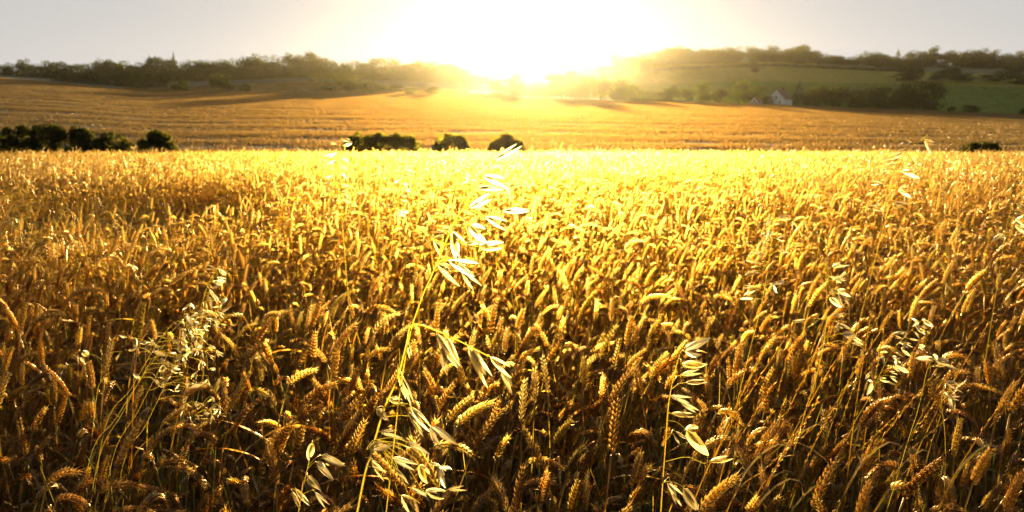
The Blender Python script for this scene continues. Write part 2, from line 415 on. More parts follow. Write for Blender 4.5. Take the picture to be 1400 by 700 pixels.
def gap(x, y):   # thin, trampled spots in the crop
    q = math.exp(-(((x + 3.2) / 1.1) ** 2 + ((y - 6.3) / 1.0) ** 2)) + .8 * math.exp(-(((x + 5.4) / 1.0) ** 2 + ((y - 8.2) / .8) ** 2))
    return q
def strip(y0, y1, dens, umax=.86, pad=1.0):
    A = 0; out = []
    n = int(dens * ((y1 - y0) * 2 * (umax * (y0 + y1) / 2 + pad)) )
    y = rng.uniform(y0, y1, n * 2); x = rng.uniform(-1, 1, n * 2) * (umax * y1 + pad)
    k = np.abs(x) < umax * np.maximum(y, 0) + pad
    p = np.stack([x[k], y[k]], 1); area = (umax * (y0 + y1) / 2 + pad) * 2 * (y1 - y0)
    return p[:int(dens * area)]
P0 = strip(.2, 4.2, 320); P1 = strip(4.2, 11, 250); P2 = strip(11, 32, 110)
P0 = P0[np.hypot(P0[:, 0], P0[:, 1]) > .95]
allp = np.concatenate([P0, P1, P2])
keep = np.array([random.random() > gap(x, y) * .8 for x, y in allp]); allp = allp[keep]
noise2 = lambda x, y: math.sin(x * 1.3 + math.sin(y * 1.1)) * math.sin(y * .9 + .6 * math.sin(x * 2.1)) 
n = len(allp); Z = np.interp(allp[:, 1], NY, NZ)
dist = np.hypot(allp[:, 0], allp[:, 1])
yaw = rng.normal(0.25, 1.25, n)                              # ears mostly nod to the right
pid = np.where(dist < 4.0, rng.integers(0, 26, n), np.where(dist < 9.5, 26 + rng.integers(0, 16, n), 42 + rng.integers(0, 12, n)))
tilt = rng.normal(0, .10, (n, 2)); wild = rng.random(n) < .06; tilt[wild] *= 3.5
sc = rng.normal(1.02, .075, n) + np.array([.03 * noise2(x, y) for x, y in allp])
for i, (x, y) in enumerate(allp):
    gq = gap(x, y)
    if gq > .3: tilt[i] *= 5; sc[i] *= .85
rot = np.stack([tilt[:, 0], tilt[:, 1], yaw], 1)
inview = (np.abs(allp[:, 0]) < .70 * allp[:, 1]) & (allp[:, 1] > 1.12)
order = [i for i in np.argsort(dist) if inview[i]][:300]
single = set(order)
rest = np.array([i for i in range(n) if i not in single])
pts3 = np.concatenate([allp, Z[:, None]], 1)
scatter('wheat', protos, pts3[rest], rot[rest], np.stack([sc[rest]] * 3, 1), pid[rest], 'dense ripe wheat crop filling the field to its crest')
for i in order:
    k = int(pid[i]) % 26
    o = empty('wheat_stalk', pts3[i]); o.rotation_euler = tuple(rot[i]); o.scale = (sc[i],) * 3
    tag(o, 'ripe golden wheat stalk with a plump ear in the dense front rows of the crop', 'wheat', 'ripe wheat stalks in the front rows')
    hs_, he_, hl_ = hi_meshes[k]
    for nm, me in [('stem', hs_), ('ear', he_)] + [('leaf', l_) for l_ in hl_]:
        c = bpy.data.objects.new(nm, me); col.objects.link(c); c.parent = o

# ---------------- wild oats ----------------
def husk(mb, ang, L=1.0, wdt=.15, mi=0, curve=.12, sgn=1):
    n = 7; vs = []; fs = []
    for i in range(n + 1):
        t = i / n; wv = wdt * (math.sin(math.pi * min(1, t ** .7)) ** .8) * (1 - .15 * t) + .004
        x = L * t; y0 = sgn * (math.sin(ang) * t + curve * math.sin(math.pi * t) * .5)
        for j in range(5):
            q = (j - 2) / 2 * 1.25
            vs.append((x, y0 + sgn * (math.cos(q) - .6) * wv * .55, math.sin(q) * wv * .6))
    for i in range(n):
        for j in range(4):
            a = i * 5 + j; fs.append((a, a + 1, a + 6, a + 5))
    mb.add(vs, fs, mi)
def spikelet_mesh(opening, seed):
    r = random.Random(seed); mb = MB()
    husk(mb, opening, 1.0, .16, 0, .12, 1); husk(mb, opening * r.uniform(.4, .9), .9, .14, 0, .09, -1)
    floret(mb, Vector((.02, 0, 0)), Vector((1, .04, 0)), .55, .055, 6, 4, 1, .8)
    floret(mb, Vector((.1, -.02, 0)), Vector((1, -.1, 0)), .42, .045, 6, 4, 1, .8)
    if r.random() < .7: mb.tube([(.4, .02, 0), (.7, .06, .02), (1.25, .2 * r.uniform(-1, 1), .05)], [.008, .006, .003], 3, 1)
    return mb.mesh('spikelet', [M_OATH, M_OATF], True)
SPK = [spikelet_mesh(.12, 1), spikelet_mesh(.22, 2), spikelet_mesh(.34, 3), spikelet_mesh(.05, 4)]
def put_spk(parent, A, B, mesh, roll=0, fat=1.0):
    d = B - A; L_ = d.length; x = d.normalized(); view = Vector((0, 1, -.2)).normalized()
    z = (view - x * view.dot(x)).normalized(); y = z.cross(x)
    M = Matrix((x, y, z)).transposed() @ Matrix.Rotation(roll, 3, 'X')
    o = bpy.data.objects.new('spikelet', mesh); col.objects.link(o); o.parent = parent
    o.matrix_local = Matrix.Translation(A - parent.location) @ M.to_4x4() @ Matrix.Diagonal((L_, L_ * fat, L_ * fat, 1))
    return o
def to_ground(pts, lean=.06):
    """continue a stem from its lowest point down to the soil"""
    b = pts[0]; d = (pts[1] - pts[0]).normalized(); z0 = gz(b.x, b.y)
    h = b.z - z0; s = min(.25, max(-.25, d.x / max(d.z, .2)))
    root = Vector((b.x - s * h * .6, b.y + .02, z0)); midp = Vector((b.x - s * h * .42, b.y + .01, z0 + h * .5))
    return [root, midp] + pts
def oat(label, D, stem, spk, thick=.0013, fat=1.02, kind='wild_oat', dz=None, group=None):
    """stem: picture points bottom->top; spk: (ax,ay,bx,by[,mesh]) ; D distance"""
    pts = [at(x, y, D + (dz or 0) * i) for i, (x, y) in enumerate(stem)]
    full = to_ground(pts); base = full[0]
    o = empty(kind, base); tag(o, label, 'wild oat', group)
    sp = spline(full, 40); nP = len(sp)
    m = MB(); m.tube([p - base for p in sp], [thick * (1.25 - .85 * i / nP) for i in range(nP)], 6)
    s = m.build('stem', M_OATS, o, True)
    for q, e in enumerate(spk):
        a = at(e[0], e[1], D + random.uniform(-.03, .03)); b = at(e[2], e[3], D + random.uniform(-.035, .035))
        # branch from the nearest stem point lying below the spikelet's base
        cand = min(sp[nP // 3:], key=lambda p: (p - a).length + (0.5 * max(0, (a.z - .02) - p.z) if p.z < a.z else 1.2 * (p.z - a.z) * .4))
        dirn = (b - a).normalized(); dl = (a - cand).length
        bp = spline([cand, cand.lerp(a, .5) + Vector((0, 0, .12 * dl)), a - dirn * min(.01, dl * .2), a], 8)
        mb = MB(); mb.tube([p - base for p in bp], .00045, 4); mb.build('branch', M_OATS, o, True)
        put_spk(o, a, b, SPK[e[4]] if len(e) > 4 else SPK[q % 4], random.choice((-1, 1)) * random.uniform(.45, 1.15), fat)
    return o
oat('tallest white-husked wild oat rising past the round bushes at the centre', .84,
    [(535, 640), (556, 480), (575, 412), (593, 370), (612, 325), (622, 302), (640, 275), (655, 248), (676, 221)],
    [(678, 218, 711, 196, 0), (660, 240, 694, 251, 1), (651, 257, 697, 256, 3), (641, 284, 672, 267, 1), (687, 288, 724, 287, 3),
     (663, 296, 695, 309, 1), (641, 308, 668, 326, 1), (655, 336, 690, 334, 0), (637, 333, 662, 330, 3), (609, 318, 586, 324, 2), (592, 328, 610, 347, 2),
     (618, 316, 634, 344, 1), (619, 322, 627, 350, 0), (597, 360, 631, 382, 1), (613, 356, 655, 367, 2), (631, 370, 655, 395, 1), (625, 360, 650, 378, 3)], .0008)
oat('wild oat with a thick bright yellow stem and hanging husks', .86,
    [(488, 703), (508, 619), (526, 557), (543, 519), (556, 470), (564, 443), (597, 452), (636, 470), (668, 487)],
    [(597, 456, 628, 505, 3), (610, 460, 630, 500, 3), (640, 474, 672, 525, 1), (646, 478, 665, 515, 3), (670, 488, 700, 510, 1), (686, 506, 702, 534, 0), (604, 474, 612, 512, 3),
     (558, 465, 562, 490, 3), (545, 503, 556, 545, 3), (550, 515, 566, 555, 0), (557, 561, 580, 596, 3), (562, 556, 592, 590, 3), (589, 583, 616, 610, 1), (520, 590, 548, 594, 1), (504, 613, 530, 606, 0),
     (558, 605, 582, 617, 1), (508, 630, 528, 654, 1), (508, 638, 530, 645, 3), (535, 625, 572, 640, 1), (574, 636, 587, 654, 0), (587, 633, 604, 637, 3), (601, 640, 615, 655, 1), (562, 667, 588, 679, 2),
     (582, 671, 611, 675, 0), (612, 669, 638, 667, 1), (549, 677, 570, 697, 1), (562, 682, 573, 702, 0), (531, 545, 552, 548, 3), (516, 560, 532, 575, 3), (540, 640, 560, 662, 3)], .0016, .92)
oat('short wild oat with five pale husks at the bottom edge of the field', .9,
    [(408, 702), (416, 660), (424, 625), (427, 606)],
    [(441, 623, 463, 632, 1), (433, 632, 451, 648, 1), (421, 652, 438, 671, 0), (431, 673, 449, 694, 1), (427, 606, 424, 628, 3), (404, 668, 424, 690, 3), (400, 672, 412, 696, 3)], .0010, .9)
oat('wild oat with a ladder of sharp white husks right of centre', .86,
    [(903, 703), (906, 658), (910, 604), (914, 552), (922, 510), (930, 482)],
    [(937, 480, 967, 472, 1), (934, 498, 965, 496, 3), (930, 513, 960, 507, 1), (937, 523, 967, 520, 0), (916, 541, 946, 547, 1), (930, 549, 956, 564, 1), (918, 565, 950, 567, 0),
     (924, 590, 940, 600, 3), (939, 588, 962, 604, 1), (922, 596, 930, 608, 3), (970, 631, 1000, 624, 0), (916, 657, 926, 690, 3), (935, 668, 955, 700, 3), (912, 660, 935, 686, 1)], .0010)
def auto_oat(label, D, stem, n, spread, size=.027, top=.45, seed=0, drift=.5, group=None, droop=.6):
    r = random.Random(seed); sp = []
    S_ = spline([Vector((x, y, 0)) for x, y in stem], 40); px = 1000 / D
    for k in range(n):
        t = 1 - top * (k + r.random() * .8) / n; p = S_[int(max(0, min(1, t)) * 40)]
        wd = spread * (.35 + .65 * (1 - t) / top); side = r.choice([1, 1, 1, -1]) if drift > .3 else r.choice([1, -1])
        ax = p.x + side * r.uniform(.15, 1) * wd; ay = p.y + r.uniform(-.3, .5) * wd
        ang = r.uniform(-.5, 1.2) * droop; L_ = size * px * r.uniform(.75, 1.1)
        if r.random() < .2: ang += .8
        sp.append((ax, ay, ax + side * math.cos(ang) * L_, ay + math.sin(ang) * L_, r.randrange(4)))
    return oat(label, D, stem, sp, .0006, .9, group=group)
auto_oat('bright feathery wild oat standing against the long dark bush', 2.5, [(470, 330), (466, 280), (461, 235), (467, 186)], 18, 12, .034, seed=1, drift=0, top=.7)
auto_oat('small blurred wild oat between the long bush and the middle bush', 2.6, [(535, 340), (540, 300), (544, 262), (556, 228)], 10, 12, seed=2, top=.6)
auto_oat('arching wild oat reaching into the brown field at the upper right', 2.1, [(1195, 360), (1213, 290), (1222, 235), (1240, 208), (1268, 184)], 26, 15, .036, seed=3, drift=0, top=.75)
auto_oat('wild oat with glinting husks at the right edge of the field', 1.9, [(1365, 380), (1374, 320), (1383, 285), (1402, 250)], 14, 16, seed=4, top=.7)
auto_oat('slender wild oat beside the yellow grass clump', 1.6, [(1015, 520), (1040, 420), (1052, 350), (1060, 285)], 20, 18, seed=5, top=.6, drift=0)
auto_oat('leaning wild oat over the yellow grass clump', 1.35, [(1090, 600), (1120, 500), (1130, 430), (1128, 362)], 16, 40, seed=6, top=.5)
auto_oat('dense small-husked wild oat in the shaded right part of the field', 1.5, [(1150, 620), (1190, 540), (1220, 480), (1262, 436)], 26, 20, .018, seed=7, top=.6)
auto_oat('wild oat with three big pale husks at the lower right', 1.1, [(1230, 640), (1255, 560), (1268, 505), (1280, 488)], 4, 16, .022, seed=8, top=.25)
auto_oat('thin wild oat with hanging husks low on the right', 1.2, [(1290, 690), (1292, 600), (1287, 550), (1292, 520)], 5, 16, .026, seed=9, top=.3)
auto_oat('tiny bright wild oat near the far edge of the wheat', 3.0, [(1120, 330), (1126, 280), (1130, 232)], 6, 8, seed=10, top=.6)
auto_oat('pale wild oat in the middle of the wheat on the left', 2.0, [(262, 470), (275, 420), (286, 385), (300, 362)], 12, 22, seed=11, top=.6)
lst = [((130, 650), (170, 560), (215, 480), (262, 425), (300, 402)), ((150, 645), (190, 560), (232, 480), (262, 440), (290, 430)), ((120, 640), (160, 570), (205, 500), (240, 455), (268, 452)),
       ((165, 650), (200, 580), (235, 510), (260, 478), (280, 480)), ((140, 600), (180, 530), (215, 470), (240, 440), (255, 445)), ((175, 650), (215, 590), (250, 555), (270, 550), (285, 560)), ((130, 560), (138, 520), (139, 485), (140, 470))]
for k, s_ in enumerate(lst):
    auto_oat('golden wild oat leaning right in the bright clump on the left', 1.35 + .03 * k, list(s_), 18 if k < 6 else 2, 56, .015, .6, 30 + k, group='leaning wild oats of the left clump', droop=1.6)

# ---------------- brome-like grasses on the right ----------------
def grass_plant(k, D, x0, y0, x1, y1, seed):
    r = random.Random(seed)
    pts = to_ground([at(x0, y0, D), at(x0 + (x1 - x0) * .45, y0 + (y1 - y0) * .52, D), at(x1, y1, D)]); base = pts[0]
    o = empty('grass_stem', base); tag(o, 'slender yellow grass stem with a narrow seed head in the clump at the lower right', 'grass', 'tall grass stems in the right clump')
    sp = spline(pts, 30); m = MB(); m.tube([p - base for p in sp], [.0015 * (1.2 - .8 * i / 30) for i in range(31)], 4); m.build('stem', M_GRASS, o, True)
    h = MB()
    for i in range(22, 31):
        for q in range(2):
            p = sp[i] - base; d = (sp[i] - sp[i - 1]).normalized() + Vector((r.uniform(-.7, .7), r.uniform(-.5, .5), r.uniform(-.4, .3))) * .6
            floret(h, p, d, .011, .0026, 4, 3)
    h.build('seed_head', M_EAR, o, True)
    l = MB()
    for q in range(2):
        i = r.randrange(6, 18); b = sp[i] - base; sx = r.choice([-1, 1])
        lp = spline([b, b + Vector((sx * .03, .0, .07)), b + Vector((sx * .09, .02, .10)), b + Vector((sx * .14, .03, .05))], 8)
        l.ribbon(lp, [.0022 * (1 - (j / 8) ** 2) + .0002 for j in range(9)], Vector((0, 1, .3)), 0, .3)
    l.build('leaf', M_GRASS, o, True)
r = random.Random(77)
for k in range(34):
    x0 = r.uniform(940, 1110) if k < 22 else r.uniform(1110, 1330); D = r.uniform(1.15, 1.6)
    dx = r.uniform(30, 150); grass_plant(k, D, x0, 705, x0 + dx, r.uniform(430, 590), k)

# weeds and loose grass between the stalks (stuff)
gp = []
rg = random.Random(9)
for v in range(8):
    m = MB()
    for b in range(14):
        az = rg.uniform(0, 6.28); o = Vector((math.cos(az), math.sin(az), 0)); H = rg.uniform(.45, .95); b0 = Vector((rg.uniform(-.04, .04), rg.uniform(-.04, .04), 0)); sp = rg.uniform(.05, .25)
        pts = [b0 + o * sp * t ** 2 + Vector((0, 0, H * t - .25 * sp * t ** 4)) for t in [i / 8 for i in range(9)]]
        m.ribbon(pts, [.0016 * (1 - (i / 8) ** 3) + .0003 for i in range(9)], Vector((-o.y, o.x, .2)), 0, .3)
    gp.append(m.build('g', M_GREEN if v < 3 else M_GRASS, link=False))
spots = []
for k in range(1500):
    if k < 90: x, y = rg.gauss(.72, .35), rg.uniform(1.3, 3.4)
    elif k < 150: x, y = rg.gauss(-.5, .25), rg.uniform(1.3, 2.6)
    elif k < 230: x, y = rg.gauss(-3.3, .8), rg.gauss(6.3, .7)
    else: y = rg.uniform(1.3, 12) ; x = rg.uniform(-.8, .8) * y
    if math.hypot(x, y) > 1.1: spots.append((x, y, gz(x, y)))
ns = len(spots)
scatter('grass', gp, spots, [(0, 0, rg.uniform(0, 6.28)) for _ in spots], [(1, 1, rg.uniform(.75, 1.02)) for _ in spots], [rg.randrange(8) for _ in spots], 'green and yellow grass blades growing between the wheat')

# ---------------- stubble, verge grass, far field crops (stuff) ----------------
def tuft_proto(mt, n, wx, wy, h, bw, seed):
    q = random.Random(seed); m = MB()
    for i in range(n):
        x, y = q.uniform(-wx, wx), q.uniform(-wy, wy); hh = h * q.uniform(.5, 1.2); az = q.uniform(0, 3.14); dx, dy = math.cos(az) * bw, math.sin(az) * bw
        lx, ly = q.uniform(-.4, .4) * hh, q.uniform(-.4, .4) * hh
        m.add([(x - dx, y - dy, -.05), (x + dx, y + dy, -.05), (x + lx + dx * .3, y + ly, hh), (x + lx - dx * .3, y + ly, hh)], [(0, 1, 2, 3)])
    return m.build('t', mt, link=False)
def field_points(n, y0, y1, u0, u1, f=None):
    out = []
    while len(out) < n:
        y = math.sqrt(random.uniform(y0 * y0, y1 * y1)); u = random.uniform(u0, u1)
        if f and random.random() > f(u * y, y): continue
        out.append((u * y, y, gzs(u * y, y)))
    return out
def swath(x, y):   # mown lines running across the slope
    yy = y + 8 * math.sin(x * .008) + .012 * x
    a = .5 + .5 * math.sin(yy * .34 + .8 * math.sin(yy * .13)); b = .5 + .5 * math.sin(yy * .11 + 1)
    return .12 + .88 * (a ** 2) * (.35 + .65 * b)
sp_ = [tuft_proto(M_STUB, 46, 2.6, .5, .32, .05, k) for k in range(6)]
pp = field_points(60000, 80, fY(262), -.85, .85, swath)
scatter('stubble', sp_, pp, [(0, 0, random.uniform(-.15, .15)) for _ in pp], [(1, 1, random.uniform(.7, 1.3)) for _ in pp], [random.randrange(6) for _ in pp], 'mown golden stubble in lines across the slope')
vp_ = [tuft_proto(M_FGR if k % 2 else M_GRASS, 60, .7, .5, .5, .02, 20 + k) for k in range(6)]
pp = field_points(5000, 60, 80, -.85, .85)
scatter('verge_grass', vp_, pp, [(0, 0, random.uniform(0, 6)) for _ in pp], [(1, 1, random.uniform(.5, 1.3)) for _ in pp], [random.randrange(6) for _ in pp], 'rough grass strip between the wheat and the stubble')
def fz(*zs): return lambda x, y: 1 if zone(x, y) in zs else 0
fp_ = [tuft_proto(M_FGR, 40, 3, 1.5, .5, .12, 40 + k) for k in range(4)]
pp = field_points(12000, fY(400), fY(562), .1, .85, fz(5))
scatter('pasture_grass', fp_, pp, [(0, 0, 0)] * len(pp), [(1, 1, 1)] * len(pp), [random.randrange(4) for _ in pp], 'green pasture on the far slope')
cp_ = [tuft_proto(M_FGO, 40, 3, 1.5, .6, .14, 50 + k) for k in range(4)]
pp = field_points(12000, fY(562), fY(846), .1, .85, fz(4, 3))
pp2 = field_points(4000, fY(262), fY(345), -.6, 0, fz(3))
scatter('pale_straw', [tuft_proto(M_STUB, 40, 3, 1.5, .5, .1, 60 + k) for k in range(4)], pp2, [(0, 0, 0)] * len(pp2), [(1, 1, 1)] * len(pp2), [random.randrange(4) for _ in pp2], 'pale cut straw on the strip below the left wood')
scatter('far_wheat', cp_, pp, [(0, 0, 0)] * len(pp), [(1, 1, 1)] * len(pp), [random.randrange(4) for _ in pp], 'pale ripe crops on the far slopes')

# ---------------- trees and bushes ----------------
def crown_mesh(name, seed, lobes, n, leaf, mt, shape='round', trunk=None):
    """unit plant: height 1, width 1; many small leaf faces in an uneven set of clumps"""
    q = np.random.default_rng(seed); m = MB(); C = []
    for i in range(lobes):
        if shape == 'round':
            a = q.uniform(0, 6.28); h = q.uniform(.16, .86); rr = .36 * math.sqrt(max(.02, 1 - abs((h - .48) / .46) ** 2.2)) * q.uniform(.35, 1)
            C.append((rr * math.cos(a), rr * math.sin(a), h, q.uniform(.12, .2)))
        elif shape == 'poplar':
            h = q.uniform(.15, .93); a = q.uniform(0, 6.28); rr = .22 * (1 - h * .8); C.append((rr * math.cos(a), rr * math.sin(a), h, .2 * (1.1 - h)+.04))
        elif shape == 'cone':
            h = q.uniform(.05, .95); a = q.uniform(0, 6.28); rr = .36 * (1 - h); C.append((rr * math.cos(a), rr * math.sin(a), h, .13 * (1.05 - h) + .03))
        else:  # bush, foliage to the ground
            a = q.uniform(0, 6.28); h = q.uniform(.12, .8); rr = .40 * math.sqrt(max(0, 1 - (h / .98) ** 2)) * q.uniform(.3, 1)
            C.append((rr * math.cos(a), rr * math.sin(a), h, q.uniform(.12, .19)))
    C = np.array(C); wts = C[:, 3] ** 2; wts /= wts.sum(); idx = q.choice(len(C), n, p=wts)
    d = q.normal(size=(n, 3)); d /= np.linalg.norm(d, axis=1)[:, None]; rad = C[idx, 3] * (q.uniform(.25, 1, n) ** .45) * (1 + .18 * q.normal(size=n))
    P = C[idx, :3] + d * rad[:, None] * np.array([1, 1, .85]); P[:, 2] = np.clip(P[:, 2], .01, None)
    P[:, 2] /= np.percentile(P[:, 2], 99); P[:, :2] *= .5 / np.percentile(np.abs(P[:, :2]), 98)
    a = q.normal(size=(n, 3)); a /= np.linalg.norm(a, axis=1)[:, None]; b = np.cross(a, q.normal(size=(n, 3))); b /= np.linalg.norm(b, axis=1)[:, None]
    s = (leaf * q.uniform(.6, 1.3, n))[:, None]
    Vv = np.stack([P - a * s, P + b * s * .6, P + a * s, P - b * s * .6], 1).reshape(-1, 3)
    me = bpy.data.meshes.new(name); me.from_pydata(Vv.tolist(), [], [(4 * i, 4 * i + 1, 4 * i + 2, 4 * i + 3) for i in range(n)])
    me.materials.append(mt); return me
def trunk_mesh(seed, h=.55, r0=.03):
    q = random.Random(seed); m = MB()
    m.tube([(0, 0, -.03), (.005, 0, h * .4), (q.uniform(-.02, .02), .01, h), (q.uniform(-.04, .04), 0, h * 1.4)], [r0, r0 * .8, r0 * .55, r0 * .2], 7)
    for k in range(6):
        a = q.uniform(0, 6.28); z = h * q.uniform(.55, 1.1); e = (.26 * math.cos(a), .26 * math.sin(a), z + q.uniform(.12, .25))
        m.tube([(0, 0, z), (e[0] * .5, e[1] * .5, z + .07), e], [r0 * .4, r0 * .28, r0 * .1], 5)
    return m.mesh('trunk', M_BARK, True)
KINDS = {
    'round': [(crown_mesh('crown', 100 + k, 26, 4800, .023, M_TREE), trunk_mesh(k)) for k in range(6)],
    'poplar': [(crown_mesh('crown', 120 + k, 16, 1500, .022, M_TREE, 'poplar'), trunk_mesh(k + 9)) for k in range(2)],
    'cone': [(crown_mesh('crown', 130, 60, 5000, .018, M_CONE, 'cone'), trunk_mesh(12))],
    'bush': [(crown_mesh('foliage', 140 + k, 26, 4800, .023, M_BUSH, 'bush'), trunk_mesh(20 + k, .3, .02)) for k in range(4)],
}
def tree(kind, name, cat, label, px, Y, top, wpx, k=None, group=None, sink=0, base=None):
    Y = fY(Y); u = (px - 700) / 1000 / (CT + (350 - top) / 1000 * ST); x = u * Y
    z = gzs(x, Y) - sink if base is None else EYE + Y * slope(base)
    zt = EYE + Y * slope(top); h = max(1.2, zt - z); wd = wpx / 1023.0 * Y
    o = empty(name, (x, Y, z), random.uniform(0, 6.28)); o.scale = (wd, wd, h)
    tag(o, label, cat, group)
    v = KINDS[kind]; cm, tm = v[(k if k is not None else random.randrange(99)) % len(v)]
    for nm, me in ((cm.name.split('.')[0], cm), ('trunk', tm)):
        c = bpy.data.objects.new(nm, me); col.objects.link(c); c.parent = o
        if nm == 'trunk': c.scale = (h / wd * .8 if h < wd else 1,) * 2 + (1,)
    return o
T = lambda prof, x: float(np.interp(x, [p[0] for p in prof], [p[1] for p in prof]))
PL = [(0, 93), (14, 91), (29, 84), (40, 86), (47, 91), (59, 82), (69, 86), (81, 86), (91, 92), (109, 86), (123, 84), (143, 81), (152, 82), (160, 86), (183, 84), (203, 79), (217, 83), (246, 83), (257, 78), (274, 78), (291, 81),
      (314, 83), (331, 84), (350, 78), (379, 78), (407, 72), (426, 71), (437, 81), (464, 83), (504, 83), (533, 84), (550, 84), (570, 78), (587, 84), (607, 85), (636, 92), (664, 106), (690, 110)]
x = -150
while x < 690:   # main wood on the left hill: back row makes the skyline, front row fills
    if x < 430: lab, grp = 'dark round-crowned tree in the wood along the left skyline', 'trees of the wood on the left skyline'
    else: lab, grp = 'hazy golden round tree in the wood left of the sun glow', 'hazy trees left of the sun glow'
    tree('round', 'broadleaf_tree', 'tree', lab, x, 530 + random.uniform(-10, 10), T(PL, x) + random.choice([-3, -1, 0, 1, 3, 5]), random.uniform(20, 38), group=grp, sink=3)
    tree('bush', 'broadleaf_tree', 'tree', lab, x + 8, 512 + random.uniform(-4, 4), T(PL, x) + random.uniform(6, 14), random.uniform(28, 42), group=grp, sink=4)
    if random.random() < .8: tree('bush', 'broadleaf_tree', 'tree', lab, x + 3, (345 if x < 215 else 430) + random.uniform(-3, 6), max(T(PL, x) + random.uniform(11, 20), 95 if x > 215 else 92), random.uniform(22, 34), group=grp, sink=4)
    x += random.uniform(12, 19)
tree('poplar', 'poplar_tree', 'tree', 'narrow poplar spire poking above the wood on the left', 236, 540, 72, 8)
tree('poplar', 'poplar_tree', 'tree', 'small pointed treetop just left of the narrow poplar', 203, 540, 76, 10)
tree('round', 'broadleaf_tree', 'tree', 'round tree standing alone just in front of the wood edge', 187, 300, 98, 22, 1)
tree('bush', 'field_bush', 'bush', 'low dark bush with skirt of scrub before the pale strip', 246, 272, 110, 27, 0)
tree('bush', 'field_bush', 'bush', 'broad pale bush between the low dark bush and the small shrub', 301, 272, 102, 36, 1)
tree('bush', 'field_bush', 'bush', 'tiny shrub at the right end of the row before the wood', 336, 270, 115, 16, 2)
tree('bush', 'field_bush', 'bush', 'big golden bush at the left of the hazy thicket', 462, 272, 101, 66, 3)
tree('bush', 'field_bush', 'bush', 'lower golden bush at the right of the hazy thicket', 505, 270, 112, 48, 1)
tree('bush', 'field_bush', 'bush', 'small hazy bush between the thicket and the sun glow', 563, 268, 120, 28, 2)
tree('bush', 'field_bush', 'bush', 'small hazy bush beside its twin near the sun glow', 592, 268, 119, 26, 0)
PC = [(690, 108), (714, 97), (731, 108), (757, 101), (794, 98), (814, 106), (854, 108), (871, 120), (890, 122)]
x = 675
while x < 885:
    tree('round', 'broadleaf_tree', 'tree', 'pale tree almost lost in the sun glow at the centre', x, 320 + random.uniform(-15, 15), T(PC, x) + random.uniform(-1, 3), random.uniform(22, 34), group='trees lost in the sun glow')
    if random.random() < .7: tree('bush', 'field_bush', 'bush', 'low bush at the field edge under the sun glow', x + 5, 272, T(PC, x) + random.uniform(14, 20), random.uniform(20, 34), group='bushes under the sun glow')
    x += random.uniform(15, 24)
for px, top, wd, kd, lab in [(905, 126, 34, 'bush', 'low rounded bush at the left end of the hedgerow'), (917, 118, 22, 'round', 'flat-topped golden tree near the left end of the hedgerow'), (938, 121, 26, 'round', 'golden round tree second in the hedgerow left of the house'),
                             (962, 114, 24, 'round', 'pointed golden tree in the middle of the hedgerow left of the house'), (985, 122, 30, 'bush', 'low bush between the pointed tree and the great round tree'),
                             (1020, 110, 50, 'round', 'great round tree just left of the white house'), (1050, 132, 20, 'bush', 'garden bush against the white gable')]:
    tree(kd, 'hedgerow_tree' if kd == 'round' else 'field_bush', 'tree' if kd == 'round' else 'bush', lab, px, 276 if px != 1050 else 268, top, wd)
tree('cone', 'conifer_tree', 'tree', 'dark cone-shaped conifer right of the white house', 1093, 278, 113, 21)
PR = [(1108, 126), (1127, 120), (1150, 121), (1170, 128), (1190, 122), (1216, 123), (1233, 127), (1247, 117), (1267, 115), (1280, 125)]
for x, wd in [(1113, 20), (1128, 28), (1150, 30), (1172, 24), (1190, 28), (1214, 34), (1236, 26), (1252, 34), (1268, 38)]:
    tree('round' if wd > 30 else 'bush', 'hedgerow_tree', 'tree', 'dark leafy tree in the hedgerow right of the conifer', x, 274 + random.uniform(-3, 3), T(PR, x) - 3, wd + 7, group='dark hedgerow right of the conifer', sink=.6)
tree('bush', 'field_bush', 'bush', 'small dark bush just right of the hedgerow end', 1301, 266, 146, 12)
tree('bush', 'field_bush', 'bush', 'wider dark bush at the far right field edge', 1327, 266, 144, 26, 2)
tree('bush', 'field_bush', 'bush', 'dark bush cut by the right edge of the picture', 1402, 266, 148, 14, 3)
RD = [(870, 74), (900, 66), (951, 67), (985, 67), (1022, 64), (1050, 64), (1096, 64), (1121, 71), (1147, 76), (1173, 74), (1204, 70), (1216, 77), (1230, 74), (1247, 74), (1276, 66), (1296, 67), (1313, 71), (1336, 69), (1359, 71), (1373, 74), (1400, 71), (1560, 70)]
x = 845
while x < 1540:
    if x < 1240: lab, grp = 'hazy golden tree on the ridge right of the sun glow', 'hazy trees on the right ridge'
    else: lab, grp = 'dark tree in the wood on the far right ridge', 'dark trees on the far right ridge'
    tree('round', 'broadleaf_tree', 'tree', lab, x, 852 + random.uniform(-8, 12), T(RD, x) + random.choice([-2, -1, 0, 1, 3]), random.uniform(20, 38), group=grp, sink=4)
    tree('bush', 'broadleaf_tree', 'tree', lab, x + 8, 838, T(RD, x) + random.uniform(4, 8), random.uniform(30, 44), group=grp, sink=6)
    x += random.uniform(13, 22)
tree('poplar', 'poplar_tree', 'tree', 'narrow poplar standing up from the right ridge', 1229, 840, 68, 9)
tree('round', 'broadleaf_tree', 'tree', 'big square-topped tree standing proud of the hazy ridge', 1098, 800, 64, 28, 3)
